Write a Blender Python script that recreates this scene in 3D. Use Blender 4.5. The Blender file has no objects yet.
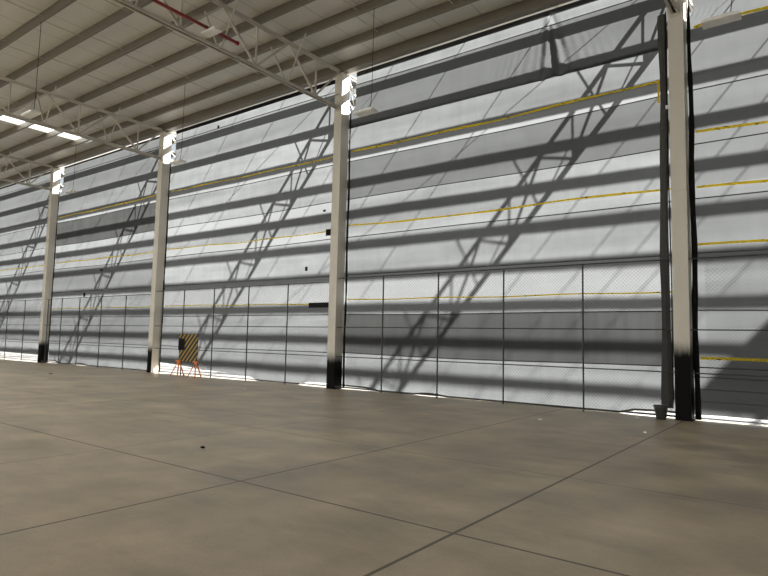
import bpy, math, random
from mathutils import Matrix, Vector
random.seed(7)
scene = bpy.context.scene
COL = scene.collection

# ------------------------------------------------------------------ camera
YAW, PITCH, ROLL, FOCAL = -0.6438, 0.0859, 0.0220, 594.96
cam_data = bpy.data.cameras.new('camera')
cam = bpy.data.objects.new('camera', cam_data)
COL.objects.link(cam)
fw = Vector((math.sin(YAW) * math.cos(PITCH), math.cos(YAW) * math.cos(PITCH), math.sin(PITCH)))
r0 = Vector((math.cos(YAW), -math.sin(YAW), 0))
u0 = r0.cross(fw)
rt = r0 * math.cos(ROLL) + u0 * math.sin(ROLL)
up = -r0 * math.sin(ROLL) + u0 * math.cos(ROLL)
M = Matrix((rt, up, -fw)).transposed().to_4x4()
M.translation = Vector((2.4273, -14.2492, 1.6))
cam.matrix_world = M
cam_data.sensor_fit = 'HORIZONTAL'
cam_data.sensor_width = 36.0
cam_data.lens = FOCAL / 768 * 36
cam_data.clip_end = 500
scene.camera = cam

# ------------------------------------------------------------------ sky, sun, exposure
SUN = Vector((0.718, 1.0, 0.840)).normalized()      # towards the sun
SKY_STRENGTH, SUN_STRENGTH = 0.38, 20.0
world = bpy.data.worlds.new('world')
scene.world = world
world.use_nodes = True
bg = world.node_tree.nodes['Background']
bg.inputs['Color'].default_value = (0.84, 0.93, 1.0, 1)
bg.inputs['Strength'].default_value = SKY_STRENGTH
sl = bpy.data.lights.new('sun', 'SUN')
sl.energy = SUN_STRENGTH
sl.angle = math.radians(0.55)
sl.color = (1.0, 0.985, 0.955)
sun = bpy.data.objects.new('sun', sl)
COL.objects.link(sun)
sun.rotation_euler = (-SUN).to_track_quat('-Z', 'Y').to_euler()
sun.location = (10, 30, 30)
scene.view_settings.view_transform = 'Standard'
scene.view_settings.look = 'None'
scene.view_settings.gamma = 1
scene.view_settings.use_curve_mapping = False
scene.view_settings.exposure = 0.97
scene.cycles.max_bounces = 14
scene.cycles.diffuse_bounces = 8
scene.cycles.transmission_bounces = 8
scene.cycles.sample_clamp_indirect = 6

# ------------------------------------------------------------------ materials
def nodes_of(name):
    m = bpy.data.materials.new(name)
    m.use_nodes = True
    nt = m.node_tree
    nt.nodes.clear()
    out = nt.nodes.new('ShaderNodeOutputMaterial')
    return m, nt, out

def node(nt, kind, **kw):
    n = nt.nodes.new(kind)
    for k, v in kw.items():
        if k in n.inputs.keys() and not hasattr(n, k):
            n.inputs[k].default_value = v
        else:
            setattr(n, k, v)
    return n

def mixcol(nt, fac, a, b, mode='MIX'):
    n = nt.nodes.new('ShaderNodeMix')
    n.data_type = 'RGBA'
    n.blend_type = mode
    for sock, val in ((n.inputs[0], fac), (n.inputs[6], a), (n.inputs[7], b)):
        if hasattr(val, 'links') or isinstance(val, bpy.types.NodeSocket):
            nt.links.new(val, sock)
        else:
            sock.default_value = val if not isinstance(val, tuple) else (*val[:3], 1)
    return n.outputs[2]

def mapped_noise(nt, coord, scale, nscale, detail=3, rough=.55):
    mp = nt.nodes.new('ShaderNodeMapping')
    mp.inputs['Scale'].default_value = scale
    nt.links.new(coord, mp.inputs['Vector'])
    nz = nt.nodes.new('ShaderNodeTexNoise')
    nz.inputs['Scale'].default_value = nscale
    nz.inputs['Detail'].default_value = detail
    nz.inputs['Roughness'].default_value = rough
    nt.links.new(mp.outputs[0], nz.inputs['Vector'])
    return nz.outputs['Fac']

def ramp(nt, fac, stops):
    r = nt.nodes.new('ShaderNodeValToRGB')
    el = r.color_ramp.elements
    while len(el) < len(stops):
        el.new(0.5)
    for e, (pos, v) in zip(el, stops):
        e.position = pos
        e.color = (v, v, v, 1) if not isinstance(v, tuple) else (*v, 1)
    nt.links.new(fac, r.inputs[0])
    return r.outputs['Color']

def geo_pos(nt):
    return nt.nodes.new('ShaderNodeNewGeometry').outputs['Position']

def plain(name, col, rough=.6, metal=0.0, vary=.12, nscale=3.0, spec=.5):
    m, nt, out = nodes_of(name)
    b = nt.nodes.new('ShaderNodeBsdfPrincipled')
    pos = geo_pos(nt)
    f = mapped_noise(nt, pos, (1, 1, 1), nscale)
    c = mixcol(nt, f, tuple(x * (1 - vary) for x in col), tuple(min(1, x * (1 + vary)) for x in col))
    nt.links.new(c, b.inputs['Base Color'])
    b.inputs['Roughness'].default_value = rough
    b.inputs['Metallic'].default_value = metal
    b.inputs['Specular IOR Level'].default_value = spec
    nt.links.new(b.outputs[0], out.inputs[0])
    return m

def cloth(name, trans, refl, tint=(1, 1, 1), weave=0.10, vertical=0.0):
    """woven sheet that lets part of the daylight through"""
    m, nt, out = nodes_of(name)
    pos = geo_pos(nt)
    big = mapped_noise(nt, pos, (.10, 1, 1.5), 1.0, 3)
    blot = mapped_noise(nt, pos, (1, 1, 1), 2.2, 4)
    fine = mapped_noise(nt, pos, (9, 1, .35), 1.0, 2)
    a = ramp(nt, big, [(.3, 1 - weave * 1.6), (.62, 1.0)])
    b = ramp(nt, blot, [(.3, 1 - weave * .7), (.7, 1.0)])
    c = ramp(nt, fine, [(.35, 1 - weave * .3 - vertical), (.65, 1.0)])
    v = mixcol(nt, 1.0, mixcol(nt, 1.0, a, b, 'MULTIPLY'), c, 'MULTIPLY')
    tc = mixcol(nt, 1.0, v, tuple(trans * t for t in tint), 'MULTIPLY')
    tr = nt.nodes.new('ShaderNodeBsdfTranslucent')
    nt.links.new(tc, tr.inputs['Color'])
    df = nt.nodes.new('ShaderNodeBsdfDiffuse')
    df.inputs['Color'].default_value = (refl * tint[0], refl * tint[1], refl * tint[2], 1)
    ad = nt.nodes.new('ShaderNodeAddShader')
    nt.links.new(tr.outputs[0], ad.inputs[0])
    nt.links.new(df.outputs[0], ad.inputs[1])
    nt.links.new(ad.outputs[0], out.inputs[0])
    return m

M_STEEL = plain('beige_steel_paint', (.50, .47, .41), .5, vary=.06, nscale=1.5)
M_PURLIN = plain('grey_primer_purlin', (.155, .137, .110), .45, vary=.06, nscale=1.5)
M_DARK = plain('black_rubber', (.008, .008, .008), .8, spec=.12)
M_CHAR = plain('charcoal_cloth', (.075, .075, .072), .9, spec=.1, vary=.3, nscale=14)
M_POST = plain('galvanised_post', (.06, .062, .058), .6, .2, vary=.2, spec=.3)
M_WIRE = plain('fence_wire', (.035, .035, .033), .7, vary=.1, spec=.2)
M_RED = plain('red_pipe_paint', (.30, .015, .02), .4)
M_LUM = plain('white_luminaire', (.8, .8, .78), .4, vary=.03)
M_ORANGE = plain('orange_trestle_paint', (.72, .22, .05), .5, vary=.2, nscale=9)
M_GREY_PLASTIC = plain('grey_plastic', (.07, .07, .065), .5, vary=.3, nscale=9)
M_PAPER = plain('pale_scrap', (.75, .75, .72), .8)
M_WALL = plain('pale_wall_panel', (.5, .48, .44), .6, vary=.05)
M_WHITE = cloth('white_shade_cloth', .076, .03, (.965, 1, 1.01), .20)
M_WHITE2 = cloth('thin_white_shade_cloth', .084, .03, (.97, 1, 1.0), .07)
M_SOFT = cloth('soft_white_shade_cloth', .060, .03, (.965, 1, 1.01), .17)
M_MID = cloth('mid_grey_shade_cloth', .047, .03, (.965, 1, 1.01), .14)
M_GREY = cloth('grey_shade_cloth', .035, .025, (.965, 1, 1.0), .12)
M_GREY2 = cloth('dark_grey_shade_cloth', .022, .02, (.98, 1, .98), .12, .16)
M_SKYL = cloth('milky_skylight_sheet', .50, .3, (1, 1, .98), .04)
M_MILKY = cloth('light_fill_end_wall_sheet', .032, .3, (1, .97, .90), .04)
M_EAVE_GLOW = cloth('eave_glow_sheet', .05, .3, (1, .96, .88), .04)
M_EAVE_GLOW2 = cloth('strong_eave_glow_sheet', .16, .3, (1, .97, .92), .04)

def tape_material():
    m, nt, out = nodes_of('yellow_barrier_tape')
    pos = geo_pos(nt)
    sep = nt.nodes.new('ShaderNodeSeparateXYZ')
    nt.links.new(pos, sep.inputs[0])
    nz = mapped_noise(nt, pos, (5.5, 1, 9), 1.0, 4, .7)
    mask = ramp(nt, nz, [(.60, 0.0), (.66, 1.0)])
    c = mixcol(nt, mask, (.95, .80, .09), (.12, .09, .012))
    tr = nt.nodes.new('ShaderNodeBsdfTranslucent')
    df = nt.nodes.new('ShaderNodeBsdfDiffuse')
    nt.links.new(c, tr.inputs[0])
    nt.links.new(c, df.inputs[0])
    mx = nt.nodes.new('ShaderNodeMixShader')
    mx.inputs[0].default_value = .62
    nt.links.new(df.outputs[0], mx.inputs[1])
    nt.links.new(tr.outputs[0], mx.inputs[2])
    nt.links.new(mx.outputs[0], out.inputs[0])
    return m
M_TAPE = tape_material()

def column_material(h, front_only=False):
    """beige paint with a sprayed black foot up to height h"""
    m, nt, out = nodes_of('beige_column_paint_black_foot')
    pos = geo_pos(nt)
    sep = nt.nodes.new('ShaderNodeSeparateXYZ')
    nt.links.new(pos, sep.inputs[0])
    nz = mapped_noise(nt, pos, (9, 9, 2.0), 1.0, 3)
    ma = nt.nodes.new('ShaderNodeMath'); ma.operation = 'MULTIPLY_ADD'
    nt.links.new(nz, ma.inputs[0]); ma.inputs[1].default_value = .25
    nt.links.new(sep.outputs[2], ma.inputs[2])
    mr = nt.nodes.new('ShaderNodeMapRange')
    mr.interpolation_type = 'SMOOTHSTEP'
    nt.links.new(ma.outputs[0], mr.inputs[0])
    mr.inputs[1].default_value = h - .10
    mr.inputs[2].default_value = h + .32
    wear = mapped_noise(nt, pos, (2, 2, .8), 1.2, 4)
    beige = mixcol(nt, wear, (.56, .53, .47), (.66, .625, .555))
    fac = mr.outputs[0]
    if front_only:
        g = nt.nodes.new('ShaderNodeNewGeometry')
        sp = nt.nodes.new('ShaderNodeSeparateXYZ')
        nt.links.new(g.outputs['Normal'], sp.inputs[0])
        ad = nt.nodes.new('ShaderNodeMath'); ad.operation = 'MAXIMUM'
        nt.links.new(sp.outputs[0], ad.inputs[0]); nt.links.new(fac, ad.inputs[1])
        fac = ad.outputs[0]
    c = mixcol(nt, fac, (.005, .005, .005), beige)
    b = nt.nodes.new('ShaderNodeBsdfPrincipled')
    nt.links.new(c, b.inputs['Base Color'])
    b.inputs['Roughness'].default_value = .55
    nt.links.new(ramp(nt, fac, [(0., .06), (1., .4)]), b.inputs['Specular IOR Level'])
    nt.links.new(b.outputs[0], out.inputs[0])
    return m

def floor_material():
    m, nt, out = nodes_of('polished_concrete')
    pos = geo_pos(nt)
    sep = nt.nodes.new('ShaderNodeSeparateXYZ')
    nt.links.new(pos, sep.inputs[0])
    def math_(op, a, b=None):
        n = nt.nodes.new('ShaderNodeMath'); n.operation = op
        for i, v in enumerate((a, b)):
            if v is None: continue
            if isinstance(v, bpy.types.NodeSocket): nt.links.new(v, n.inputs[i])
            else: n.inputs[i].default_value = v
        return n.outputs[0]
    def joint(axis, off, period, width):
        s = math_('ADD', sep.outputs[axis], -off)
        w = math_('PINGPONG', s, period / 2)
        return math_('LESS_THAN', w, width / 2)
    n1 = mapped_noise(nt, pos, (1, 1, 1), .22, 5, .6)
    n2 = mapped_noise(nt, pos, (1, 1, 1), .9, 6, .6)
    n3 = mapped_noise(nt, pos, (.35, 1.0, 1), 2.0, 4, .6)
    n4 = mapped_noise(nt, pos, (1, 1, 1), 38, 3, .6)
    base = mixcol(nt, ramp(nt, n1, [(.3, 0.), (.7, 1.)]), (.44, .365, .262), (.60, .505, .372))
    base = mixcol(nt, 1.0, base, ramp(nt, n2, [(.32, .70), (.66, 1.12)]), 'MULTIPLY')
    base = mixcol(nt, 1.0, base, ramp(nt, n3, [(.3, .90), (.7, 1.06)]), 'MULTIPLY')
    base = mixcol(nt, 1.0, base, ramp(nt, n4, [(.3, .92), (.7, 1.06)]), 'MULTIPLY')
    stain = mapped_noise(nt, pos, (.8, 1.6, 1), .7, 5, .6)
    base = mixcol(nt, ramp(nt, stain, [(.52, 0.), (.74, .50)]), base, (.17, .145, .115))
    # saw-cut joints: bold ones and faint ones
    jb = math_('MAXIMUM', joint(0, -.146, 5.52 * 2, .034), joint(0, -2.86, 5.52 * 2, .030))
    jb = math_('MAXIMUM', jb, joint(1, -9.78, 5.43 * 2, .030))
    jf = math_('MAXIMUM', joint(0, -5.66, 5.52 * 2, .024), joint(1, -7.08, 5.43 * 2, .024))
    jf = math_('MAXIMUM', jf, joint(1, -4.36, 5.43 * 2, .013))
    base = mixcol(nt, math_('MULTIPLY', jb, .85), base, (.045, .036, .028))
    base = mixcol(nt, math_('MULTIPLY', jf, .6), base, (.06, .05, .04))
    b = nt.nodes.new('ShaderNodeBsdfPrincipled')
    nt.links.new(base, b.inputs['Base Color'])
    rr = ramp(nt, n2, [(.3, .34), (.7, .42)])
    nt.links.new(rr, b.inputs['Roughness'])
    b.inputs['Specular IOR Level'].default_value = .32
    bp = nt.nodes.new('ShaderNodeBump')
    bp.inputs['Strength'].default_value = .06
    bp.inputs['Distance'].default_value = .02
    nt.links.new(n3, bp.inputs['Height'])
    nt.links.new(bp.outputs[0], b.inputs['Normal'])
    nt.links.new(b.outputs[0], out.inputs[0])
    return m
M_FLOOR = floor_material()

def deck_material():
    m, nt, out = nodes_of('white_roof_liner')
    pos = geo_pos(nt)
    sep = nt.nodes.new('ShaderNodeSeparateXYZ')
    nt.links.new(pos, sep.inputs[0])
    n = nt.nodes.new('ShaderNodeMath'); n.operation = 'PINGPONG'
    nt.links.new(sep.outputs[0], n.inputs[0]); n.inputs[1].default_value = .635
    l = nt.nodes.new('ShaderNodeMath'); l.operation = 'LESS_THAN'
    nt.links.new(n.outputs[0], l.inputs[0]); l.inputs[1].default_value = .012
    nz = mapped_noise(nt, pos, (.7, 2.0, 1), .7, 4)
    base = mixcol(nt, nz, (.57, .565, .525), (.71, .705, .665))
    base = mixcol(nt, l.outputs[0], base, (.36, .345, .31))
    b = nt.nodes.new('ShaderNodeBsdfPrincipled')
    nt.links.new(base, b.inputs['Base Color'])
    b.inputs['Roughness'].default_value = .42
    bp = nt.nodes.new('ShaderNodeBump')
    bp.inputs['Strength'].default_value = .15
    bp.inputs['Distance'].default_value = .05
    nt.links.new(nz, bp.inputs['Height'])
    nt.links.new(bp.outputs[0], b.inputs['Normal'])
    nt.links.new(b.outputs[0], out.inputs[0])
    return m
M_DECK = deck_material()

def hazard_material():
    m, nt, out = nodes_of('black_and_yellow_hazard_stripes')
    tc = nt.nodes.new('ShaderNodeTexCoord')
    sep = nt.nodes.new('ShaderNodeSeparateXYZ')
    nt.links.new(tc.outputs['Object'], sep.inputs[0])
    a = nt.nodes.new('ShaderNodeMath'); a.operation = 'SUBTRACT'
    nt.links.new(sep.outputs[0], a.inputs[0]); nt.links.new(sep.outputs[2], a.inputs[1])
    w = nt.nodes.new('ShaderNodeMath'); w.operation = 'PINGPONG'
    nt.links.new(a.outputs[0], w.inputs[0]); w.inputs[1].default_value = .115
    l = nt.nodes.new('ShaderNodeMath'); l.operation = 'LESS_THAN'
    nt.links.new(w.outputs[0], l.inputs[0]); l.inputs[1].default_value = .035
    c = mixcol(nt, l.outputs[0], (.012, .011, .010), (.42, .28, .05))
    b = nt.nodes.new('ShaderNodeBsdfPrincipled')
    nt.links.new(c, b.inputs['Base Color'])
    b.inputs['Roughness'].default_value = .55
    nt.links.new(b.outputs[0], out.inputs[0])
    return m
M_HAZ = hazard_material()
M_YARD = plain('pale_yard_concrete', (.26, .245, .215), .8, vary=.2, nscale=.5)
M_BOUNCE_FACADE = plain('bounce_facade', (.24, .235, .22), .7, vary=.05, nscale=.3)
M_GROUND = plain('outdoor_concrete', (.25, .24, .225), .8, vary=.2, nscale=.5)

# ------------------------------------------------------------------ mesh helpers
class MB:
    def __init__(self): self.v, self.f = [], []
    def poly(self, pts, faces):
        n = len(self.v)
        self.v += [tuple(p) for p in pts]
        self.f += [tuple(n + i for i in f) for f in faces]
        return self
    def box(self, x0, x1, y0, y1, z0, z1):
        return self.poly([(x0,y0,z0),(x1,y0,z0),(x1,y1,z0),(x0,y1,z0),(x0,y0,z1),(x1,y0,z1),(x1,y1,z1),(x0,y1,z1)],
                         [(0,3,2,1),(4,5,6,7),(0,1,5,4),(1,2,6,5),(2,3,7,6),(3,0,4,7)])
    def bar(self, a, b, w, h=None, up=(0, 0, 1)):
        """rectangular bar from a to b, w wide and h high"""
        h = h or w
        a, b = Vector(a), Vector(b)
        d = (b - a).normalized()
        s = d.cross(Vector(up))
        if s.length < 1e-4: s = d.cross(Vector((1, 0, 0)))
        s.normalize(); t = s.cross(d)
        pts = [p + s * (i * w / 2) + t * (j * h / 2) for p in (a, b) for i, j in ((-1,-1),(1,-1),(1,1),(-1,1))]
        return self.poly(pts, [(3,2,1,0),(4,5,6,7),(0,1,5,4),(1,2,6,5),(2,3,7,6),(3,0,4,7)])
    def tube(self, pts, r, n=8, radii=None):
        pts = [Vector(p) for p in pts]
        base = len(self.v)
        prev = None
        for i, p in enumerate(pts):
            d = (pts[min(i+1, len(pts)-1)] - pts[max(i-1, 0)]).normalized()
            s = d.cross(Vector((0, 0, 1)))
            if s.length < 1e-3: s = d.cross(Vector((0, 1, 0)))
            s.normalize()
            if prev and s.dot(prev) < 0: s = -s
            prev = s
            t = s.cross(d)
            rr = radii[i] if radii else r
            for k in range(n):
                a = 2 * math.pi * k / n
                self.v.append(tuple(p + s * (rr * math.cos(a)) + t * (rr * math.sin(a))))
        for i in range(len(pts) - 1):
            for k in range(n):
                q = base + i * n
                self.f.append((q + k, q + (k+1) % n, q + n + (k+1) % n, q + n + k))
        self.f.append(tuple(base + k for k in reversed(range(n))))
        self.f.append(tuple(base + (len(pts)-1) * n + k for k in range(n)))
        return self
    def extrude(self, prof, a, b):
        """closed profile of (y, z) offsets swept along X from a to b"""
        n = len(prof); base = len(self.v)
        for x in (a, b):
            self.v += [(x, y, z) for y, z in prof]
        for k in range(n):
            self.f.append((base + k, base + (k+1) % n, base + n + (k+1) % n, base + n + k))
        self.f.append(tuple(base + k for k in reversed(range(n))))
        self.f.append(tuple(base + n + k for k in range(n)))
        return self
    def build(self, name, mat, parent=None, loc=None, smooth=False):
        me = bpy.data.meshes.new(name)
        me.from_pydata(self.v, [], self.f)
        me.update()
        if smooth:
            for p in me.polygons: p.use_smooth = True
        me.materials.append(mat)
        o = bpy.data.objects.new(name, me)
        COL.objects.link(o)
        if loc: o.location = loc
        if parent: o.parent = parent
        return o

def tag(o, label, cat, group=None):
    o['label'] = label; o['category'] = cat
    if group: o['group'] = group
    return o
def empty(name, loc, label, cat, group=None):
    o = bpy.data.objects.new(name, None)
    COL.objects.link(o)
    o.location = loc
    o.empty_display_size = .3
    return tag(o, label, cat, group)
def structure(o):
    o['kind'] = 'structure'
    return o
def copy_tree(o, loc):
    c = o.copy(); COL.objects.link(c); c.location = loc
    for ch in list(o.children):
        d = ch.copy(); COL.objects.link(d); d.parent = c
        for g in list(ch.children):
            e = g.copy(); COL.objects.link(e); e.parent = d
    return c

# ------------------------------------------------------------------ layout numbers (metres)
BAY = 10.166
XC = [-.158 - BAY * i for i in range(-1, 5)]      # column centre lines: right of frame, then C1..C5 leftwards
YCUR = .42                                        # plane of the curtains, just outside the columns
ZB, ZT = 9.22, 10.41                              # truss chords
ZP = 10.46                                        # underside of the purlins
ZD = 10.71                                        # underside of the roof liner
NODE = 1.22
XL, XR = XC[-1] - 1.0, XC[0] + .4

# ------------------------------------------------------------------ structure
structure(MB().box(XL, XR, -30, YCUR + .02, -.25, 0).build('floor', M_FLOOR))
structure(MB().box(-140, 120, YCUR + .02, 90, -.27, -.02).build('ground', M_GROUND))
structure(MB().box(-140, 120, -100, -30, -.27, -.02).build('ground', M_YARD))
# unseen building added to bounce sunlight in through the open back of the hall
structure(MB().box(-90, 70, -62, -50, -.02, 15).build('wall_bounce_across_yard', M_BOUNCE_FACADE))
# roof liner, with gaps where the milky skylight sheets sit
SKYLIGHTS_AND_FILL = [(-26.05, -25.08, -29, -.55), (-36, -34.7, -29, -7.0)]  # first one is in view, second is unseen and added for light
for _x in (-33.0, -30.5, -22.6, -20.2, -17.8, -15.4, -12.9, -10.6):  # unseen skylights added to brighten the hall
    SKYLIGHTS_AND_FILL.append((_x - .75, _x + .75, -29, -9.6 if _x > -12 else -13.2 if _x > -21 else -9.0))
dk = MB()
xs = sorted({XL, XR, *[s[0] for s in SKYLIGHTS_AND_FILL], *[s[1] for s in SKYLIGHTS_AND_FILL]})
for a, b in zip(xs, xs[1:]):
    sk = [s for s in SKYLIGHTS_AND_FILL if s[0] <= a + .01 and s[1] >= b - .01]
    if sk:
        dk.box(a, b, sk[0][3], .30, ZD, ZD + .06)
        dk.box(a, b, -30, sk[0][2], ZD, ZD + .06)
    else:
        dk.box(a, b, -30, .30, ZD, ZD + .06)
structure(dk.build('ceiling', M_DECK))
for i, (a, b, y0, y1) in enumerate(SKYLIGHTS_AND_FILL):
    w = MB().poly([(a, y0, ZD + .03), (b, y0, ZD + .03), (b, y1, ZD + .03), (a, y1, ZD + .03)], [(0, 1, 2, 3)])
    structure(w.build('window_and_fill_%d' % (i + 1), M_SKYL))
structure(MB().poly([(XR, -30, 0), (XR, YCUR, 0), (XR, YCUR, ZD), (XR, -30, ZD)], [(0, 1, 2, 3)]).build('wall_right', M_MILKY))  # unseen end wall, made light-passing to brighten the column sides
structure(MB().box(XL - .2, XL, -30, YCUR, 0, ZD).build('wall_left', M_WALL))

# ------------------------------------------------------------------ columns
COLUMN_LABEL = {
    0: 'beige steel column at the far end of the rightmost curtain bay, out past the frame',
    1: 'large beige steel column with black foot nearest the camera, right of the charcoal cloth bundle',
    2: 'beige steel column with black foot in mid picture, carrying the truss with the red pipe',
    3: 'beige steel column just left of the striped barrier board',
    4: 'most distant beige steel column with black foot, at the left of the photo',
    5: 'beige corner column where the curtain wall meets the left end wall'}
foot_h = [1.4, 1.56, 1.02, 1.05, 1.08, 1.0]
for i, x in enumerate(XC):
    c = empty('steel_column', (x, .19, 0), COLUMN_LABEL[i], 'column', 'columns of the curtain wall')
    mt = column_material(foot_h[i], i == 3)
    b = MB()
    w, d = .1575, .188
    b.box(-w, w, -d, -d + .022, .02, 10.30)           # inner flange
    b.box(-w, w, d - .022, d, .02, 10.30)             # outer flange
    b.box(-w + .012, w - .012, -d + .022, d - .022, .02, 10.30)
    b.build('shaft', mt, c)
    MB().box(-w - .02, w + .02, -d - .02, d + .02, 0, .02).build('base_plate', M_DARK, c)
    MB().box(-w - .01, w + .012, -d - .012, d, 10.30, 10.345).build('cap_plate', M_STEEL, c)
    br = MB().box(-.10, .10, -d - .012, -d, ZB - .16, ZB + .16)
    br.build('truss_bracket', M_STEEL, c)
    sp = MB().box(-w - .004, w + .004, -d - .004, d, 5.02, 5.03).build('splice_line', M_STEEL, c)

# ------------------------------------------------------------------ roof trusses
def truss(x, sgn, y_end, label):
    """sgn -1 runs into the hall, +1 runs outwards; nodes mirror about the column line y = 0.19"""
    t = empty('roof_truss', (x, .19, 0), label, 'truss', 'roof trusses')
    start = .19
    L = abs(y_end)
    Y = lambda s: sgn * s
    b = MB()
    for s in (-1, 1):                                    # pair of angles, back to back
        b.box(s * .012, s * .088, *sorted((Y(start), Y(L))), ZB - .08, ZB - .072 + .01)
        b.box(s * .012, s * .028, *sorted((Y(start), Y(L))), ZB - .08, ZB + .02)
    b.build('bottom_chord', M_STEEL, t)
    b = MB()
    for s in (-1, 1):
        b.box(s * .012, s * .075, *sorted((Y(start), Y(L))), ZT + .025, ZT + .045)
        b.box(s * .012, s * .026, *sorted((Y(start), Y(L))), ZT - .045, ZT + .045)
    b.build('top_chord', M_STEEL, t)
    zb, zt = ZB - .01, ZT - .01
    MB().bar((0, Y(start), zt), (0, Y(1.28), zb), .05).build('web_diagonal', M_STEEL, t)
    MB().bar((0, Y(start), zt - .75), (0, Y(.75), zb + .03), .035).build('web_diagonal', M_STEEL, t)
    s = 1.28
    k = 0
    while s < L - .2:
        MB().bar((0, Y(s), zb), (0, Y(s), zt), .042).build('web_post', M_STEEL, t)
        if s + 1.22 < L:
            MB().bar((0, Y(s), zb), (0, Y(s + 1.22), zt), .06).build('web_diagonal', M_STEEL, t)
        if k: MB().bar((0, Y(s), zb), (0, Y(s - 1.22), zt), .06).build('web_diagonal', M_STEEL, t)
        if s + 1.22 < L:
            for q in (-1, 1):                            # flange brace up to the purlin
                MB().bar((q * .05, Y(s + 1.22 + .02), ZB - .03), (q * .74, Y(s + 1.22 + .02), ZP + .03), .034).build('flange_brace', M_STEEL, t)
        s += 2.44; k += 1
    return t
TL = {0: 'past the right edge of the frame', 1: 'over the nearest column at the right', 2: 'over the mid-picture column, running beside the red pipe',
      3: 'over the column left of the striped barrier', 4: 'over the most distant column, at the left edge', 5: 'against the left end wall'}
for i, x in enumerate(XC):
    truss(x, -1, 13.6, 'beige lattice roof truss inside the hall ' + TL[i])
for i, x in enumerate(XC[:-1]):
    truss(x, 1, 15.8, 'bare lattice roof truss outdoors beyond the curtains ' + TL[i].split(',')[0])

# ------------------------------------------------------------------ purlins
ORD = ['nearest', 'second', 'third', 'fourth', 'fifth', 'sixth', 'seventh', 'eighth', 'ninth', 'tenth', 'eleventh', 'twelfth', 'thirteenth', 'fourteenth']
def purlin(y, label, direction, xs, rods=None, reach=0, rr=.013):
    p = empty('roof_purlin', (0, y, ZP), label, 'purlin', 'roof purlins')
    h, fl, t = .25, .085, .012
    d = direction
    # C section: web plus two flanges, lip turned up
    prof = [(0, 0), (d*fl, 0), (d*fl, .03), (d*(fl-t), .03), (d*(fl-t), t), (d*t, t), (d*t, h-t), (d*fl, h-t), (d*fl, h), (0, h)]
    MB().extrude(prof, *xs).build('channel', M_PURLIN, p)
    if rods:
        for x in rods:
            MB().tube([(x, reach, .12), (x, (-NODE if y < 0 else NODE) * .98, .12)], rr, 5).build('sag_rod', M_STEEL, p)
    return p
RODS_IN = [XC[i] + BAY * q for i in range(2, 6) for q in (.25, .5, .75)] + [XC[1] + BAY * q for q in (.25, .5)]
for k in range(11):
    y = .19 - 1.28 - NODE * k
    rr = [x + (.12 if k % 2 else -.12) for x in RODS_IN] if k < 7 else None
    purlin(y, '%s grey roof purlin in from the curtain wall, under the white roof' % ORD[k], 1, (XL, XR), rr)
for k in range(13):
    y = .19 + 1.20 + NODE * k
    rr = [x + .0 for x in [XC[i] + BAY * q for i in range(1, 5) for q in (.22, .47, .73)] + [XC[0] - 6.4, XC[0] - 4.5]]
    purlin(y, '%s bare purlin outdoors beyond the curtains, counted outwards' % ORD[k], 1, (XL, XR + 1), rr, -1.15 if k == 0 else 0, .0145)
for i in range(1, 5):
    x0 = XC[i]
    r = MB().tube([(x0 - .1, .5, ZP + .02), (x0 - BAY, 15.4, ZP + .02)], .012, 5).build('brace_rod', M_STEEL)
    tag(r, 'diagonal steel brace rod outdoors under the bare purlins, %s bay from the right' % ORD[i].replace('nearest', 'first'), 'brace', 'outdoor brace rods')

# eave beam along the top of the curtain wall
MB().extrude([(.02, 10.40), (.27, 10.40), (.27, 10.70), (.02, 10.70)], XL, XR).build('trim_1', M_PURLIN)['kind'] = 'structure'
for i in range(5):                                     # added light-passing sheet that makes the bright line under the eave beam
    e = MB().poly([(XC[i + 1], .26, 10.41), (XC[i], .26, 10.41), (XC[i], .46, 10.425), (XC[i + 1], .46, 10.425)], [(0, 1, 2, 3)])
    structure(e.build('trim_%d' % (i + 2), M_EAVE_GLOW2 if i == 3 else M_EAVE_GLOW))

# roof sheets on the outdoor steel, past the right side
tag(MB().box(8.75, 24, 7.5, 13.0, ZP + .26, ZP + .32).build('roof_sheet', M_WALL),
    'outdoor roof sheeting whose shadow crosses the lower right curtain', 'roof sheet')

# ------------------------------------------------------------------ shade curtains
def zig(x, z, amp, seed):
    return amp * (math.sin(x * 1.3 + seed) * math.sin(z * 2.1 + seed * 1.7) + .5 * math.sin(x * 3.9 + z * 1.1 + seed * 2.3))
def strip(x0, x1, z0f, z1f, y, mat, parent, seed, name='cloth_strip', amp=.010, nx=90, nz=8, cut=None, folds=None):
    m = MB()
    pts, fs = [], []
    for j in range(nz + 1):
        for i in range(nx + 1):
            x = x0 + (x1 - x0) * i / nx
            a, b = z0f(x), z1f(x)
            z = a + (b - a) * j / nz
            xx = x
            if cut:                                       # slanted left edge near the roof
                xl = cut(z)
                xx = xl + (x1 - xl) * i / nx
            yy = y + zig(xx, z, amp, seed)
            if folds: yy += folds(xx, z)
            pts.append((xx, yy, z))
    for j in range(nz):
        for i in range(nx):
            q = j * (nx + 1) + i
            fs.append((q, q + 1, q + nx + 2, q + nx + 1))
    m.poly(pts, fs)
    return m.build(name, mat, parent, smooth=True)

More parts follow.
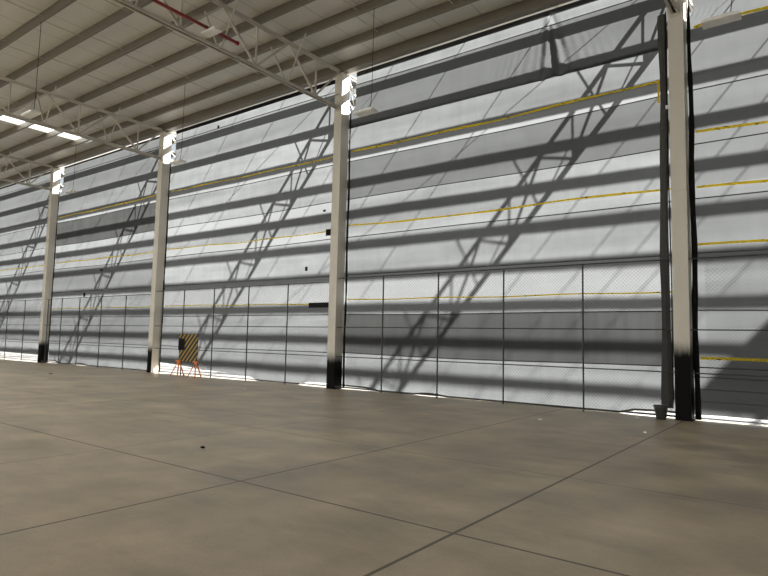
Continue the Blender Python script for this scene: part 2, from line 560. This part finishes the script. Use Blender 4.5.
SEAMS = [1.13, 2.38, 3.66, 4.90, 5.20, 5.80, 6.15, 7.41, 7.74, 8.60, 9.97]
CORDED = {1.13, 2.38, 3.66, 4.90, 6.15, 7.41, 9.97}        # the others are joined without a cord
W1, W2, SO, MI, GR, DG = M_WHITE, M_WHITE2, M_SOFT, M_MID, M_GREY, M_GREY2
TONES = {0: [MI, MI, SO, MI, SO, MI, MI, MI, SO, MI, MI, SO],
         1: [W1, DG, W2, SO, W1, SO, W1, GR, W2, SO, GR, W1],
         2: [W1, W1, W2, W1, W2, W1, W2, W1, W2, W1, SO, W1],
         3: [W1, SO, W1, MI, W1, SO, W1, DG, W2, SO, MI, MI],
         4: [W2, SO, W1, SO, W1, SO, W1, SO, W1, MI, MI, MI]}
CUR_LABEL = {0: 'pale shade curtain right of the nearest column, at the right edge',
             1: 'large shade curtain of white and grey strips between nearest and mid-picture columns',
             2: 'mostly white shade curtain behind the striped barrier board',
             3: 'shade curtain with one dark grey upper strip between the two far columns',
             4: 'distant shade curtain at the left edge, left of the last column'}
# height of the curtain's foot above the slab, as (x offset from the bay's left column, gap)
GAPS = {0: [(0, .10), (.6, .12), (10, .10)],
        1: [(0, .09), (1.2, .07), (1.6, .005), (2.9, .004), (3.3, .05), (3.6, .05), (4.1, .004), (8.75, .004), (9.05, .09), (9.7, .11), (10, .10)],
        2: [(0, .42), (1.5, .36), (3, .27), (4.6, .19), (5.9, .13), (6.3, .01), (8.4, .01), (8.8, .12), (10, .13)],
        3: [(0, .10), (1.0, .10), (1.4, .01), (3.0, .01), (3.3, .07), (3.8, .07), (4.2, .01), (10, .01)],
        4: [(0, .42), (5, .38), (10, .34)]}
def interp(tab, x):
    for (a, u), (b, v) in zip(tab, tab[1:]):
        if x <= b: return u + (v - u) * max(0, (x - a)) / max(1e-6, b - a)
    return tab[-1][1]
def sag(z, x, xl, n):
    """seams are not ruler straight"""
    t = (x - xl) / BAY
    return .035 * math.sin(math.pi * t) * (-.6) + .012 * math.sin(7 * t + z * .8 + n)
for n in range(5):
    xl, xr = XC[n + 1] + .10, XC[n] - .10
    cur = empty('shade_curtain', ((xl + xr) / 2, YCUR, 0), CUR_LABEL[n], 'curtain', 'shade curtains of the open side')
    ox, oy = -(xl + xr) / 2, -YCUR
    edges = [lambda x, n=n, xl=xl: interp(GAPS[n], x - XC[n + 1])]
    for j, z in enumerate(SEAMS):
        edges.append(lambda x, z=z, n=n, xl=xl: z + sag(z, x, xl, n))
    edges.append(lambda x: 10.40)
    for j in range(12):
        cut = None
        if j >= 10:
            cut = lambda z, xl=xl, n=n: xl + (.33 if n else .2) * min(1, max(0, (z - 9.0) / .25))
        folds = None
        zl = edges[j]
        if n == 1 and j >= 10:                             # gathered folds hanging from one tie point
            def folds(x, z, xc=-3.26):
                d = x - xc
                u = max(0, min(1, (10.25 - z) / 1.6))
                e = (.3 + .7 * min(1, (z - 8.5) / .25)) * min(1, max(0, 10.4 - z) / .2)
                soft = .016 * min(1, 1.2 * u) * math.exp(-(d / 1.4) ** 2) * math.sin(d * 25 / (.6 + .4 * u) + 1.3 * math.sin(d * 5))
                g = lambda c, w: math.exp(-((d - c) / w) ** 2)
                v = .11 * g(-.20 * u - .02, .07) - .11 * g(.10 * u, .075) + .10 * g(.30 * u + .02, .08) - .08 * g(.50 * u + .05, .08)
                return e * (soft + v)
        if j >= 10 and n != 1:
            def folds(x, z, xl=xl):
                d = x - xl
                return .03 * min(1, max(0, z - 8.75) / .5) * math.exp(-d / .5) * math.sin((d * 1.2 + (10.4 - z) * .7) * 42)
        o = strip(xl, xr, (lambda x: SEAMS[9] - .06) if n == 1 and j == 10 else edges[j], edges[j + 1], YCUR - (.035 if n == 1 and j >= 10 else 0), TONES[n][j], cur, n * 3, cut=cut, folds=folds,
                  nx=320 if (j >= 10) else 80, nz=14 if j >= 10 else 6)
        o.matrix_parent_inverse = Matrix.Translation((ox, oy, 0))
    for j, z in enumerate(SEAMS):
        if z not in CORDED: continue
        pts = [(xl + (xr - xl) * i / 40, YCUR - (.028 if z < 9 or n != 1 else .065), edges[j + 1](xl + (xr - xl) * i / 40)) for i in range(41)]
        o = MB().tube(pts, .014, 5).build('seam_cord', M_CHAR, cur)
        o.matrix_parent_inverse = Matrix.Translation((ox, oy, 0))
    if n == 0:                                             # dark cords standing in for shaded creases across the lowest cloth
        for z in (.92, .66, .40):
            pts = [(xl + (xr - xl) * i / 40, YCUR - .026, z + sag(z, xl + (xr - xl) * i / 40, xl, n)) for i in range(41)]
            o = MB().tube(pts, .010, 5).build('crease_shade_cord', M_CHAR, cur)
            o.matrix_parent_inverse = Matrix.Translation((ox, oy, 0))
    hem = strip(xl + .36, xr, lambda x: 10.27 if n in (0, 1, 2) else 10.33, lambda x: 10.43, YCUR - .02, M_DARK, cur, 1, 'top_hem', amp=.004, nz=2)
    hem.matrix_parent_inverse = Matrix.Translation((ox, oy, 0))
    if n in (0, 4): continue                               # these hang loose, without a foot hem
    foot = MB()
    rng = (37, 51) if n == 2 else (0, 61)
    fp = [(xl + (xr - xl) * i / 60, YCUR - .03, max(.030, edges[0](xl + (xr - xl) * i / 60) + .02)) for i in range(*rng)]
    foot.tube(fp, .028, 6)
    o = foot.build('bottom_hem', M_CHAR, cur)
    o.matrix_parent_inverse = Matrix.Translation((ox, oy, 0))

# ------------------------------------------------------------------ black edge strips beside the columns
for n in range(1, 5):
    x = XC[n] + .158
    w = [0, .058, .034, .032, .03][n]; dx, yy = (.078, .262) if n == 1 else (.145, .298)
    pts, rad = [], []
    for i in range(28):
        z = .02 + 10.3 * i / 27
        pts.append((x + dx + .012 * math.sin(z * 1.9 + n), yy, z))
        rad.append(w * (1.0 if z < 6 else 1.0 - .35 * (z - 6) / 3 if z < 9 else max(.14, .65 - 1.3 * (z - 9))) * (1 + .12 * math.sin(z * 5 + n)))
    o = MB().tube(pts, .04, 8, rad).build('edge_roll', M_DARK, smooth=True)
    tag(o, 'black rolled curtain edge hanging against the right side of the ' +
        ['', 'nearest column', 'mid-picture column', 'column left of the barrier', 'most distant column'][n], 'curtain edge', 'black curtain edges')

# gathered charcoal cloth left of the nearest column
m = MB()
pts, fs = [], []
NA, NZ = 18, 60
for j in range(NZ + 1):
    z = .22 + 9.1 * j / NZ
    for k in range(NA):
        a = 2 * math.pi * k / NA
        rx = .118 - .034 * min(1, z / 3) + .010 * math.sin(z * 2.3) + .012 * math.cos(a * 5 + z * .8)
        ry = .05 + .012 * math.cos(a * 6 + z * 1.3)
        pts.append((-.535 + .006 * z + .012 * math.sin(z * 1.1) + rx * math.cos(a), .27 + ry * math.sin(a), z))
for j in range(NZ):
    for k in range(NA):
        fs.append((j*NA+k, j*NA+(k+1) % NA, (j+1)*NA+(k+1) % NA, (j+1)*NA+k))
m.poly(pts, fs)
tag(m.build('cloth_bundle', M_CHAR, smooth=True), 'charcoal gathered cloth hanging left of the nearest column', 'cloth')

# bucket below it
bk = empty('bucket', (-.575, -.125, 0), 'small dark bucket on the floor under the charcoal cloth', 'bucket')
m = MB()
n = 24
prof = [(.085, .0), (.10, .005), (.138, .27), (.146, .275), (.146, .30), (.130, .30), (.095, .02), (.0, .02)]
for r, z in prof:
    for k in range(n):
        a = 2 * math.pi * k / n
        m.v.append((r * math.cos(a), r * math.sin(a), z))
for i in range(len(prof) - 1):
    for k in range(n):
        m.f.append((i*n+k, i*n+(k+1) % n, (i+1)*n+(k+1) % n, (i+1)*n+k))
m.build('pail', M_GREY_PLASTIC, bk, smooth=True)
MB().tube([(.146 * math.cos(t), -.02 - .10 * math.sin(t), .29 - .10 * math.sin(t)) for t in [math.pi * i / 14 for i in range(15)]], .005, 5).build('handle', M_POST, bk)

# ------------------------------------------------------------------ wire mesh fences between the columns
def fence(n, posts, ztop, label):
    xl, xr = XC[n + 1] + .16, XC[n] - .16
    f = empty('mesh_fence', ((xl + xr) / 2, .04, 0), label, 'fence', 'wire mesh fences across the open side')
    off = Matrix.Translation((-(xl + xr) / 2, -.04, 0))
    def put(o): o.matrix_parent_inverse = off
    for x in posts:
        put(MB().tube([(x, .04, 0), (x, .04, ztop(x))], .021, 8).build('post', M_POST, f))
    for z, r in ((None, .016), (1.95, .015), (1.02, .015), (.07, .020)):
        if z == .07 and n in (0, 2, 4): continue
        zf = (lambda x: ztop(x)) if z is None else (lambda x, z=z: z)
        put(MB().tube([(x, .075, zf(x)) for x in [xl + (xr - xl) * i / 12 for i in range(13)]], r, 6).build('rail', M_POST, f))
    xl += .40 if n == 1 else .30                          # the mesh stops short of the column
    m = MB()                                              # diamond mesh
    pitch, t = .085, .0020
    z1 = min(ztop(xl), ztop(xr))
    d0 = xl - z1
    c = d0
    while c < xr:
        for s in (1, -1):
            # line x = c + z (s=1) or x = (c + z1) - z
            a0, a1 = (max(0, xl - c), min(z1, xr - c)) if s == 1 else (max(0, (c + z1) - xr), min(z1, (c + z1) - xl))
            if a1 - a0 > .02:
                p = (c + a0, .1, a0) if s == 1 else (c + z1 - a0, .104, a0)
                q = (c + a1, .1, a1) if s == 1 else (c + z1 - a1, .104, a1)
                m.bar((p[0], p[1], p[2] + .03), (q[0], q[1], q[2]), t * 2, t * 2, (0, 1, 0))
        c += pitch
    put(m.build('wire_mesh', M_WIRE, f))
ZF = 3.55
fence(1, [-8.32, -6.38, -4.38, -2.31], lambda x: 3.51, 'wire mesh fence in front of the large white and grey curtain')
fence(2, [-19.8, -18.32, -16.41, -14.42, -12.40], lambda x: 3.41, 'wire mesh fence behind the striped barrier board')
fence(3, [-30.1, -28.6, -26.8, -24.75, -22.64], lambda x: 3.3, 'wire mesh fence between the two far columns')
fence(4, [-39.4, -37.2, -35.05, -32.85], lambda x: 3.3, 'wire mesh fence at the left edge of the photo')
fence(0, [2.2, 4.2, 6.2, 8.2], lambda x: 3.5, 'wire mesh fence right of the nearest column')

# ------------------------------------------------------------------ yellow barrier tape
TAPES = [
    (1, 'upper yellow tape across the large curtain', [(-10.02, 7.66), (-5, 7.64), (-.62, 7.72)], .055, 'end'),
    (1, 'middle yellow tape across the large curtain', [(-10.02, 5.22), (-6.4, 5.13), (-2.9, 5.17), (-1.4, 5.17), (-.34, 5.14)], .05, None),
    (1, 'low yellow tape crossing the large curtain through the fence zone', [(-10.02, 2.83), (-5, 2.80), (-.34, 2.80)], .032, None),
    (0, 'highest yellow tape at the top right corner', [(.16, 8.78), (.5, 8.81), (4, 8.75), (10, 8.8)], .075, None),
    (0, 'second yellow tape from the top at the right edge', [(.14, 6.36), (1.5, 6.30), (10, 6.4)], .055, None),
    (0, 'third yellow tape from the top at the right edge', [(.14, 5.10), (1.5, 5.05), (10, 5.1)], .055, None),
    (0, 'fourth yellow tape from the top at the right edge', [(.14, 3.82), (1.5, 3.80), (10, 3.85)], .055, None),
    (0, 'lowest yellow tape at the right edge, above the dark shadow', [(.14, 1.34), (1.4, 1.33), (10, 1.3)], .062, None),
    (2, 'upper yellow tape across the curtain behind the barrier', [(-20.15, 7.68), (-15, 7.62), (-10.7, 7.62)], .04, None),
    (2, 'middle yellow tape across the curtain behind the barrier', [(-20.15, 5.20), (-15, 5.10), (-11.0, 5.12)], .035, None),
    (2, 'low yellow tape at fence height behind the barrier', [(-20.15, 2.80), (-15, 2.75), (-10.7, 2.72)], .032, None),
    (3, 'upper yellow tape on the curtain between the two far columns', [(-30.3, 7.62), (-25, 7.60), (-20.9, 7.66)], .05, None),
    (3, 'middle yellow tape on the curtain between the two far columns', [(-30.3, 5.20), (-25, 5.15), (-20.9, 5.14)], .04, None),
    (3, 'low yellow tape at fence height between the two far columns', [(-30.3, 2.80), (-25, 2.80), (-20.9, 2.75)], .035, None),
    (4, 'middle yellow tape on the most distant curtain', [(-40.4, 5.2), (-35, 5.15), (-31.0, 5.15)], .04, None),
]
def smooth_path(pts, n=48):
    xs = [p[0] for p in pts]
    out = []
    for i in range(n + 1):
        x = xs[0] + (xs[-1] - xs[0]) * i / n
        for (a, u), (b, v) in zip(pts, pts[1:]):
            if x <= b + 1e-6:
                t = (x - a) / (b - a)
                out.append((x, u + (v - u) * t + .012 * math.sin(x * 1.7)))
                break
    return out
for n, lab, pts, w, kind in TAPES:
    path = smooth_path([(x, 1.6 + (z - 1.6) * 1.0114) for x, z in pts])
    m = MB()
    v, f = [], []
    for i, (x, z) in enumerate(path):
        tw = .012 * math.sin(x * 2.1 + z)
        v += [(x, .365 + tw - .0006, z - w / 2), (x, .365 - tw - .0006, z + w / 2)]
    k = len(v) // 2
    v += [(a, b + .0012, c) for a, b, c in v]
    for i in range(k - 1):
        q = 2 * i
        f += [(q, q + 2, q + 3, q + 1), (2*k + q + 1, 2*k + q + 3, 2*k + q + 2, 2*k + q),
              (q, 2*k + q, 2*k + q + 2, q + 2), (q + 1, q + 3, 2*k + q + 3, 2*k + q + 1)]
    m.poly(v, f)
    if kind == 'end':
        m.box(path[-1][0] - .01, path[-1][0] + .035, .362, .364, 7.26, 7.82)
    o = m.build('barrier_tape', M_TAPE)
    tag(o, lab, 'tape', 'yellow barrier tapes')

# ------------------------------------------------------------------ red pipe along the truss
p = empty('sprinkler_pipe', (XC[2] + .27, -4.4, 9.43), 'dark red pipe along the roof truss at the top left', 'pipe')
MB().tube([(0, 0, 0), (0, -9.2, 0)], .042, 12).build('pipe_run', M_RED, p, smooth=True)
MB().tube([(0, .015, 0), (0, -.05, 0)], .056, 12).build('end_cap', M_RED, p)
for yy in (-2.2, -5.2, -8.2):
    MB().tube([(0, yy, .04), (0, yy, .98)], .006, 5).build('hanger', M_STEEL, p)

# ------------------------------------------------------------------ hanging luminaires
def luminaire(x, y, z, label, yaw=0, L=.62, W=.28, cable=True):
    o = empty('hanging_luminaire', (x, y, z), label, 'luminaire', 'hanging luminaires')
    o.rotation_euler = (0, 0, yaw)
    MB().box(-L/2, L/2, -W/2, W/2, 0, .05).box(-L*.3, L*.3, -.06, .06, .05, .10).build('housing', M_LUM, o)
    MB().box(-L/2 + .03, L/2 - .03, -W/2 + .03, W/2 - .03, -.006, 0).build('diffuser', M_LUM, o)
    if cable:
        MB().tube([(L * .25, 0, .10), (L * .32, .0, .5), (L * .33, 0, ZP - z + .02)], .008, 5).build('cable', M_DARK, o)
        MB().tube([(-L * .4, 0, .05), (-L * .1, 0, .25), (L * .30, 0, .42)], .004, 4).build('sling', M_DARK, o)
    return o
luminaire(1.02, -2.28, 7.53, 'white luminaire hanging on a cable at the upper right, right of the nearest column')
luminaire(-7.30, -2.28, 7.60, 'white luminaire hanging on a cable right of the mid-picture column')
luminaire(-15.75, -2.28, 7.62, 'white luminaire hanging on a cable right of the column by the barrier')
luminaire(-26.1, -1.06, 8.2, 'white luminaire hanging on a cable right of the most distant column')
luminaire(-15.6, -7.16, 7.75, 'white luminaire hanging on a long cable at the upper left')
luminaire(XC[2] + .42, -5.35, 9.26, 'white luminaire fixed beside the red pipe', 0, .54, .26, cable=False)

# ------------------------------------------------------------------ striped barrier on trestles
b = empty('striped_barrier', (-17.12, -.5, 0), 'black and yellow striped barrier board on orange trestle legs', 'barrier')
MB().box(-.57, .57, -.015, .015, .60, 1.63).build('striped_board', M_HAZ, b)
MB().box(-.60, -.22, -.035, -.017, 1.02, 1.45).build('dark_plate', M_DARK, b)['label'] = 'dark plate over the left of the stripes'
for x in (-.56, .52):
    for dx, dy in ((-.20, -.22), (.02, .25), (.24, -.20)):
        MB().bar((x, 0, .64), (x + dx, dy, 0), .045, .03).build('trestle_leg', M_ORANGE, b)
    MB().bar((x - .12, -.04, .60), (x + .14, -.04, .60), .05, .05).build('trestle_head', M_ORANGE, b)

# ------------------------------------------------------------------ small things on the curtain and floor
def patch(x, z, w, h, label):
    y0 = .338 if h > .15 and w > .2 else .366
    tag(MB().box(x - w/2, x + w/2, y0, y0 + (.01 if y0 < .35 else .02), z - h/2, z + h/2).build('dark_patch', M_DARK), label, 'patch', 'dark patches on the curtains')
patch(-11.22, 2.69, .95, .17, 'long black patch on the tape left of the mid-picture column')
patch(-10.88, 5.12, .26, .22, 'small square black patch on the tape left of the mid-picture column')
patch(-11.9, 3.95, .10, .14, 'small black patch on curtain, above the fence left of the mid-picture column')
patch(-11.14, 5.89, .10, .07, 'tiny black patch high on curtain left of the mid-picture column')
patch(-27.1, 3.47, .16, .20, 'small black patch by the fence top between the two far columns')
patch(-25.6, 4.62, .18, .10, 'small black patch on the pale cloth between the two far columns, nearer the barrier')
patch(-17.1, 10.0, .10, .12, 'tiny black patch near the top of the curtain behind the barrier')
def scrap(x, y, s, mat, label, pale):
    m = MB()
    n = 7
    pts = [(s * (.7 + .5 * random.random()) * math.cos(2*math.pi*k/n), s * .6 * (.7 + .5 * random.random()) * math.sin(2*math.pi*k/n), .004 + .02 * random.random()) for k in range(n)]
    m.poly(pts + [(a * .9, b * .9, 0) for a, b, c in pts] + [(0, 0, .03)], [(k, (k+1) % n, 2*n) for k in range(n)] + [(n + (k+1) % n, n + k, k, (k+1) % n)[::-1] for k in range(n)] + [tuple(range(2*n-1, n-1, -1))])
    tag(m.build('floor_scrap', mat, None, (x, y, 0)), label, 'scrap', 'scraps on the floor')
scrap(-4.79, -8.85, .05, M_DARK, 'small dark scrap alone in the middle of the concrete floor', 0)
scrap(-21.46, -3.49, .13, M_DARK, 'dark scrap on the floor in front of the far curtain', 0)
scrap(-11.91, -2.13, .09, M_PAPER, 'pale scrap on the floor left of the mid-picture column', 1)
scrap(-1.03, -.30, .06, M_PAPER, 'pale scrap on the floor beside the bucket', 1)
scrap(-.34, -2.53, .04, M_PAPER, 'tiny pale scrap on the floor in front of the nearest column', 1)
scrap(-2.46, -2.23, .05, M_PAPER, 'tiny pale scrap on the floor before the large curtain', 1)

# cable down the left side of the nearest column
c = empty('power_cable', (-.36, .12, 0), 'dark cable with a small bright connector beside the nearest column', 'cable')
MB().tube([(-.04, .1, 9.35), (-.05, .06, 8.6), (-.03, 0, 7.6), (-.02, 0, 7.05), (-.03, .02, 6.0), (-.01, .05, 3.0), (-.02, .05, .4)], .014, 6).build('lead', M_DARK, c)
MB().box(-.05, .0, -.03, .02, 6.98, 7.06).build('connector', M_LUM, c)['label'] = 'pale connector'
